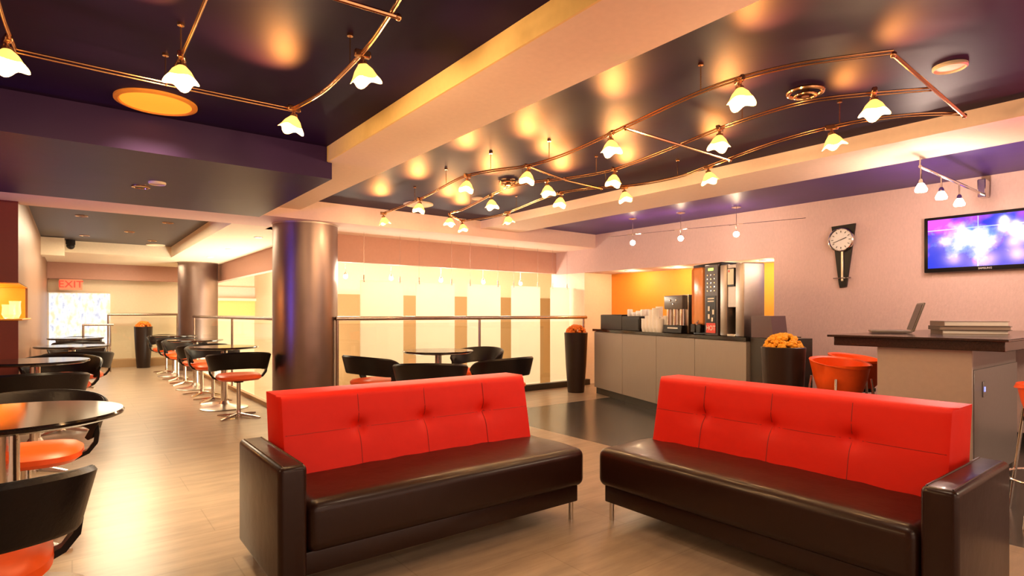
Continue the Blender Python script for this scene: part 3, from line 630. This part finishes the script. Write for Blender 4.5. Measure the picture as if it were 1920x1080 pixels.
# ------------------------------------------------------------- coffee counter (runs slightly askew to the wall)
E_ = Vector((.340, .940, 0)).normalized(); N_ = Vector((E_.y, -E_.x, 0)); ang = math.atan2(E_.y, E_.x); O_ = Vector((4.9, 2.84, 0))
def cw(s, d, z=0): return O_+E_*s+N_*d+Vector((0, 0, z))
# local frame for things on the counter: x along the counter to the far end, y to the ROOM side; objects use -y as depth
def cthing(name, label, cat, s, d, z, grp=None): return thing(name, label, cat, cw(s, d, z), ang, grp)
cuts = [0, .78, 1.52, 2.33, 3.16]
lbl = ['grey coffee counter cabinet at the right end, under the coffee machine', 'grey coffee counter cabinet under the water dispenser', 'grey coffee counter cabinet under the white cups', 'grey coffee counter cabinet at the left end by the planter']
for i in range(4):
    a, b_ = cuts[i], cuts[i+1]; t = cthing('cabinet', lbl[i], 'cabinet', a, 0, 0, 'cabinets of the coffee counter'); wd = b_-a
    MB().box(.001, wd-.001, -.60, -.022, .09, .895).build('body', 'grey_lam', t, smooth=False)
    MB().box(.003, wd-.003, -.020, 0, .095, .890, .002, 1).build('door', 'grey_lam', t)
    MB().box(.001, wd-.001, -.56, -.035, 0, .088).build('kick_plate', 'kick', t, smooth=False)
w0 = [cw(-.01, -.015), cw(3.19, -.015), cw(3.19, .55), cw(2.4, .62), cw(-.01, .62)]
tag(MB().prism([(p.x, p.y) for p in w0], .897, .93).build('worktop', 'granite', smooth=False), 'thin black stone worktop of the coffee counter', 'worktop')
t = cthing('waste_cabinet', 'dark plum waste cabinet with slanted side between counter and planter', 'waste cabinet', -.33, .03, 0)
MB().prism([(0, 0), (.31, 0), (.31, -.4), (0, -.4)], 0, .93).build('body', 'kick', t, smooth=False)
mb = MB(); bm = mb.bm; f_ = [(.30, 0, .935), (.03, 0, .935), (.06, 0, 1.13), (.30, 0, 1.13)]
A_ = [bm.verts.new(p) for p in f_]; B_ = [bm.verts.new((x, -.16, z)) for x, y, z in f_]; bm.faces.new(A_); bm.faces.new(B_[::-1])
for i in range(4): bm.faces.new((A_[i], B_[i], B_[(i+1) % 4], A_[(i+1) % 4]))
mb.build('hood', 'plum_board', t, smooth=False)
# coffee machine, two modules
t = cthing('coffee_machine', 'tall coffee vending machine with green display and control keys on the counter', 'coffee machine', .43, .04, .93)
MB().box(0, .46, -.46, -.02, 0, .735, .012, 2).build('body', 'black', t)
MB().box(.25, .44, -.02, .0, .10, .70, .03, 4).build('bean_hopper', nmat('amber clear canister', (.75, .30, .10), .15), t)
dp = MB().box(.02, .23, -.02, .004, .0, .715, .004, 1).build('control_panel', nmat('dark control panel', (.05, .03, .03), .35), t)
MB().box(.09, .17, .004, .006, .655, .68).build('display', 'led_green', dp)
for r_ in range(5):
    for c_ in range(3): MB().cyl(0, 0, 0, .004, .007, 10).xf(Matrix.Translation((.07+.055*c_, .004, .61-.04*r_)) @ Matrix.Rotation(R(-90), 4, 'X')).build('key', 'chrome' if (r_+c_) % 2 else 'brass', dp)
ps = MB().box(.05, .20, .004, .008, .02, .40).build('poster', 'black', dp)
MB().box(.052, .198, .0075, .0095, .025, .125).build('red_band', 'poster_red', ps)
text('lettering', 'HOT', .07, 'white', ps, (.125, .010, .072), (R(90), 0, PI))
for z in (.372, .345): MB().box(.075, .175, .008, .0095, z-.006, z+.006).build('printed_line', 'paper', ps)
for (cx_, cz_, h_) in ((.155, .27, .05), (.085, .235, .05), (.155, .19, .05), (.10, .16, .04)): MB().box(cx_-.014, cx_+.014, .008, .012, cz_-h_/2, cz_+h_/2, .002, 1).build('cup_picture', 'paper', ps)
for k in range(2): MB().box(.27+.09*k, .345+.09*k, -.02, .03, .02, .11, .006, 1).build('drip_cup_rest', 'black', t)
MB().tube([(.34, -.005, .14), (.34, .02, .12), (.34, .02, .10)], .012, 8).build('spout', 'chrome', t)
t = cthing('coffee_brewer', 'stainless steel brewer with a dispensing bay beside the coffee machine', 'coffee brewer', .08, .04, .93)
MB().box(.24, .345, -.24, 0, 0, .70, .012, 2).build('side_panel', 'brewer_steel', t); MB().box(.0, .12, -.24, 0, 0, .70, .012, 2).build('side_panel', 'brewer_steel', t)
MB().box(.12, .24, -.24, -.01, .28, .695, .004, 1).build('upper_panel', 'brewer_steel', t)
MB().box(.12, .24, -.24, -.16, .0, .28).build('dispensing_bay', 'black', t); MB().box(.121, .239, -.16, .0, 0, .025, .004, 1).build('drip_tray', 'chrome', t)
fr = MB().box(.13, .235, -.01, .002, .48, .66, .003, 1).build('notice_frame', 'black', t); MB().box(.14, .225, .002, .004, .50, .65).build('notice', 'paper', fr); MB().box(.195, .215, .004, .005, .62, .64).build('notice_mark', 'poster_red', fr)
MB().tube([(.18, -.10, .275), (.18, -.08, .25), (.18, -.08, .20)], .010, 8).build('spout', 'chrome', t)
t = cthing('water_dispenser', 'steel and black drinks dispenser between the cups and coffee machine', 'drinks dispenser', 1.06, .06, .93)
MB().box(0, .40, -.32, -.06, 0, .43, .012, 2).build('body', 'brushed', t)
hd = MB().box(.03, .39, -.06, .0, .27, .425, .010, 2).build('head', nmat('grey dispenser head', (.12, .10, .095), .35), t)
for k, (a, z) in enumerate(((.14, .37), (.26, .37), (.20, .325))): MB().sphere((a, .002, z), (.015, .006, .015), 10, 8).build('button', 'chrome', hd)
for a in (.08, .21, .34): MB().cyl(a, -.05, .08, .27, .038, 16).build('cylinder', 'chrome', t)
MB().box(.03, .39, -.06, .01, 0, .09, .006, 1).build('drip_base', 'black', t); MB().box(.10, .30, .01, .012, .05, .065).build('nameplate', 'white', t)
# cups, organisers
t = cthing('organiser', 'low black condiment organiser at the left end of the worktop', 'organiser', 2.42, .04, .93)
MB().box(0, .62, -.34, 0, 0, .205, .006, 1).build('bin', 'black', t); MB().box(.02, .60, -.32, -.02, .19, .207).build('opening', 'kick', t)
t = cthing('organiser', 'black condiment organiser holding white sachets beside the cups', 'organiser', 1.95, .03, .93)
MB().box(0, .45, -.26, 0, 0, .185, .006, 1).build('bin', 'black', t); MB().box(.02, .43, .0, .004, .02, .15).build('drawer_front', 'leather_black', t)
for k in range(7):
    x = random.uniform(.05, .40); h = random.uniform(.05, .10)
    MB_ = MB().box(-.026, .026, -.03, .03, 0, h, .01, 2).build('packet', 'cup'); p = cw(2.01+.055*k, .12+.09*(k % 2), 1.115)
    MB_.location = p; MB_.rotation_euler = (0, 0, ang); tag(MB_, 'small white packet, '+['closest to the white cups', 'lowest', 'widest turned', 'rear', 'front', 'leftmost', 'tallest'][k]+' of the pile on the black organiser', 'packet', 'white packets on the organiser')
k = 0
for r_ in range(2):
    for c_ in range(5):
        h = .16+.035*((c_*3+r_*5) % 4)+(.02*c_ if c_ < 3 else .0)
        o = MB().lathe([(.032, 0), (.040, .04)]+[(.041+.002*(q % 2), .04+.012*q) for q in range(1, int((h-.04)/.012))]+[(.044, h), (.039, h), (.03, h-.07)], 18).build('cup_stack', 'cup')
        o.location = cw(1.54+.083*c_, .06+.10*r_, .93); tag(o, 'stack of white paper cups, %s in the %s row' % (['right end', 'second from right', 'middle', 'second from left', 'left end'][c_], ['front', 'rear'][r_]), 'cups', 'stacks of white cups')

# ------------------------------------------------------------- bar
tag(MB().box(4.27, 6.64, .86, 1.86, .985, 1.0, .003, 1).box(4.31, 6.64, .885, 1.83, .925, .985, .003, 1).build('stone_slab', 'granite_brown'), 'speckled dark brown stone bar top', 'bar top')
t = thing('bar_counter', 'taupe panelled base of the bar', 'bar', (4.36, 1.05, 0))
MB().box(0, .02, 0, .52, 0, .925, .002, 1).build('end_panel', 'grey_bar', t, label='pale taupe end panel')
MB().box(.02, 1.1, .01, .51, .08, .925).build('carcass', 'grey_dark', t, smooth=False)
MB().box(.035, 1.08, -.002, .012, .09, .80, .002, 1).build('door', 'grey_dark', t)
MB().box(.02, 1.09, .03, .49, 0, .08).build('kick_plate', 'kick', t, smooth=False)
ou = MB().box(.20, .26, -.008, 0, .62, .72, .002, 1).build('lock_plate', 'grey_dark', t); MB().box(.222, .238, -.011, -.008, .655, .685).build('indicator', 'led_blue', ou)
# laptop, side on
t = thing('laptop', 'open dark laptop seen side on at the left of the bar top', 'laptop', (5.02, 1.70, 1.0), R(-66))
MB().box(-.15, .10, -.17, .17, .006, .022, .004, 2).build('keyboard_base', 'book_grey', t)
sc = MB().box(0, .012, -.17, .17, 0, .225, .004, 2).xf(Matrix.Translation((.105, 0, .018)) @ Matrix.Rotation(R(18), 4, 'Y')).build('lid', 'book_grey', t)
MB().box(-.003, -.001, -.155, .155, .012, .212).xf(Matrix.Translation((.105, 0, .018)) @ Matrix.Rotation(R(18), 4, 'Y')).build('screen', 'black', sc)
MB().cyl(0, 0, -.12, .12, .010, 10).xf(Matrix.Translation((.105, 0, .016)) @ Matrix.Rotation(R(90), 4, 'X')).build('hinge', 'chrome', t)
for (z0, z1, hx, hy, m_, l, rz) in ((1.0, 1.028, .20, .13, 'book_tan', 'tan binder lying flat on the bar top, bottom of the pile', -36), (1.0285, 1.058, .215, .14, 'book_grey', 'grey binder in the middle of the pile on the bar', -38), (1.0585, 1.095, .20, .13, 'book_tan', 'pale brown binder on top of the pile on the bar', -33)):
    t = thing('binder', l, 'binder', (5.30, 1.30, z0), R(rz-22), 'binders piled on the bar'); h = z1-z0
    MB().box(-hx, hx, -hy, hy, h-.004, h, .001, 1).box(-hx, hx, -hy, hy, 0, .004, .001, 1).box(-hx, -hx+.004, -hy, hy, 0, h).build('cover', m_, t, smooth=False)
    MB().box(-hx+.005, hx-.008, -hy+.006, hy-.006, .004, h-.004).build('pages', 'paper' if m_ == 'book_tan' else 'book_tan', t, smooth=False)
# stools
def make_stool():
    t = thing('bar_stool', 'x', 'bar stool')
    Ls = []
    prof = [(.12, .52), (.155, .56), (.185, .66), (.205, .76), (.215, 1.0), (.200, 1.0), (.188, .99), (.180, .70), (.14, .66), (.02, .655)]
    for (r, z) in prof:
        L_ = []
        for k in range(40):
            a = 2*PI*k/40; back = .5-.5*math.sin(a); top = .735+.075*back**.8
            zz = z if z < .9 else top-(.012 if z < 1.0 else 0)
            L_.append((r*math.cos(a), r*math.sin(a), zz))
        Ls.append(L_)
    MB().loops(Ls).build('bucket_seat', 'vinyl_orange', t)
    for k in range(4):
        a = R(45+90*k); c_, s_ = math.cos(a), math.sin(a)
        MB().tube([(.20*c_, .20*s_, .66), (.21*c_, .21*s_, .60), (.29*c_, .29*s_, .0)], .010, 10).build('leg', 'chrome', t)
    MB().tube([(.258*math.cos(a*PI/16), .258*math.sin(a*PI/16), .24) for a in range(32)], .008, 8, closed=True).build('foot_ring', 'chrome', t)
    MB().lathe([(.14, .50), (.14, .525)], 24).build('seat_plate', 'black', t)
    return t
s0 = make_stool(); s0.location = (4.70, 1.95, 0); s0.rotation_euler = (0, 0, R(150)); s0['label'] = 'orange bucket bar stool nearest the dark planter'; GS = 'orange bar stools'; s0['group'] = GS
dup(s0, (5.28, 2.06, 0), R(175), 'orange bar stool behind the first one, half hidden by the taupe bar panel', GS)
dup(s0, (4.27, .62, 0), R(20), 'orange bar stool at the right edge of the picture', GS)

# ------------------------------------------------------------- television and clock
m = bpy.data.materials.new('television picture'); m.use_nodes = True; n = m.node_tree.nodes; L = m.node_tree.links; b = n['Principled BSDF']
tc = n.new('ShaderNodeTexCoord'); sp = n.new('ShaderNodeSeparateXYZ'); L.new(tc.outputs['Object'], sp.inputs[0])
def mth(op, a, bb=None):
    q = n.new('ShaderNodeMath'); q.operation = op
    for i, v in enumerate((a, bb)):
        if v is None: continue
        if isinstance(v, (int, float)): q.inputs[i].default_value = v
        else: L.new(v, q.inputs[i])
    return q.outputs[0]
# white burst
dx = mth('MULTIPLY', mth('SUBTRACT', sp.outputs['Y'], .09), 5.0); dz = mth('MULTIPLY', mth('SUBTRACT', sp.outputs['Z'], .03), 8.0)
rad = mth('SQRT', mth('ADD', mth('POWER', dx, 2), mth('POWER', dz, 2)))
nz = n.new('ShaderNodeTexNoise'); nz.inputs['Scale'].default_value = 9; nz.inputs['Detail'].default_value = 6; L.new(tc.outputs['Object'], nz.inputs['Vector'])
burst = mth('SUBTRACT', mth('ADD', 1.2, mth('MULTIPLY', mth('SUBTRACT', nz.outputs[0], .5), 2.6)), rad)
cr = n.new('ShaderNodeValToRGB'); e = cr.color_ramp.elements; e[0].position = 0; e[0].color = (.01, .035, .60, 1); e[1].position = .75; e[1].color = (1, 1, 1, 1); q = e.new(.35); q.color = (.15, .30, .95, 1)
L.new(mth('ADD', mth('MULTIPLY', burst, .7), .18), cr.inputs[0])
nz2 = n.new('ShaderNodeTexNoise'); nz2.inputs['Scale'].default_value = 4; L.new(tc.outputs['Object'], nz2.inputs['Vector'])
cr2 = n.new('ShaderNodeValToRGB'); cr2.color_ramp.elements[0].position = .55; cr2.color_ramp.elements[0].color = (0, 0, 0, 1); cr2.color_ramp.elements[1].position = .75; cr2.color_ramp.elements[1].color = (.75, .05, .55, 1)
L.new(mth('ADD', nz2.outputs[0], mth('MULTIPLY', sp.outputs['Z'], .5)), cr2.inputs[0])
ln = mth('LESS_THAN', mth('ABSOLUTE', mth('SUBTRACT', sp.outputs['Z'], .135)), .005); ln2 = mth('LESS_THAN', mth('ABSOLUTE', mth('SUBTRACT', sp.outputs['Y'], .05)), .004)
mx = n.new('ShaderNodeMix'); mx.data_type = 'RGBA'; mx.blend_type = 'ADD'; mx.inputs[0].default_value = 1; L.new(cr.outputs[0], mx.inputs[6]); L.new(cr2.outputs[0], mx.inputs[7])
mx2 = n.new('ShaderNodeMix'); mx2.data_type = 'RGBA'; mx2.inputs[7].default_value = (.6, .75, 1, 1); L.new(mth('MULTIPLY', mth('MAXIMUM', ln, ln2), .6), mx2.inputs[0]); L.new(mx.outputs[2], mx2.inputs[6])
L.new(mx2.outputs[2], b.inputs['Emission Color']); b.inputs['Emission Strength'].default_value = 1.2; b.inputs['Base Color'].default_value = (.01, .01, .01, 1); b.inputs['Roughness'].default_value = .1
M['tv'] = m
t = thing('television', 'flat television showing a blue and white picture on the mauve wall', 'television', (XR-.055, 1.49, 1.81))
MB().box(-.02, .03, -.47, .47, -.265, .265, .008, 2).build('bezel', 'black', t)
MB().box(-.024, -.020, -.437, .437, -.225, .238).build('screen', 'tv', t)
text('nameplate', 'SAMSUNG', .022, 'white', t, (-.0225, 0, -.246), (R(90), 0, R(-90)))
MB().box(.03, .055, -.15, .15, -.1, .1).build('wall_mount', 'black', t)
t = thing('wall_clock', 'silver round clock on a black tapering wedge on the mauve wall', 'clock', (XR, 2.72, 1.0))
mb = MB(); bm = mb.bm
for (h0, h1, z0, z1, d0) in ((-.125, .115, 1.105, 1.06, .03),): pass
pf = [(.115, 1.105), (-.125, 1.115), (-.035, .44), (.03, .43), (.04, .47)]
A_ = [bm.verts.new((-.03, -y, z)) for y, z in [(-a, b_) for a, b_ in pf]]; B_ = [bm.verts.new((-.001, v.co.y, v.co.z)) for v in A_]
bm.faces.new(A_); bm.faces.new(B_[::-1])
for i in range(5): bm.faces.new((A_[i], A_[(i+1) % 5], B_[(i+1) % 5], B_[i]))
mb.build('wedge', 'black', t, smooth=False)
rot = Matrix.Rotation(R(-90), 4, 'Y')
MB().lathe([(.13, .0), (.13, .03), (.12, .035), (.112, .025), (.112, .0)], 40, cap=False).xf(Matrix.Translation((-.03, .01, .95)) @ rot).build('rim', 'chrome', t)
di = MB().lathe([(.112, .0), (.112, .018)], 40).xf(Matrix.Translation((-.03, .01, .95)) @ rot).build('dial', 'white', t)
for k in range(12):
    a = k*PI/6; MB().box(-.0515, -.0485, -.003, .003, .078, .098).xf(Matrix.Translation((0, .01, .95)) @ Matrix.Rotation(a, 4, 'X')).build('hour_mark', 'black', di)
MB().box(-.053, -.050, -.004, .004, -.01, .06).xf(Matrix.Translation((0, .01, .95)) @ Matrix.Rotation(R(70), 4, 'X')).build('hour_hand', 'black', di)
MB().box(-.054, -.051, -.003, .003, -.015, .085).xf(Matrix.Translation((0, .01, .95)) @ Matrix.Rotation(R(-110), 4, 'X')).build('minute_hand', 'black', di)
MB().box(-.045, -.03, -.012, .012, .50, .83, .003, 1).build('pendulum_strip', 'brushed', t)
MB().cyl(0, 0, -.09, .09, .006, 10).xf(Matrix.Translation((-.045, 0, .535)) @ Matrix.Rotation(R(90), 4, 'X')).build('cross_pin', 'chrome', t)
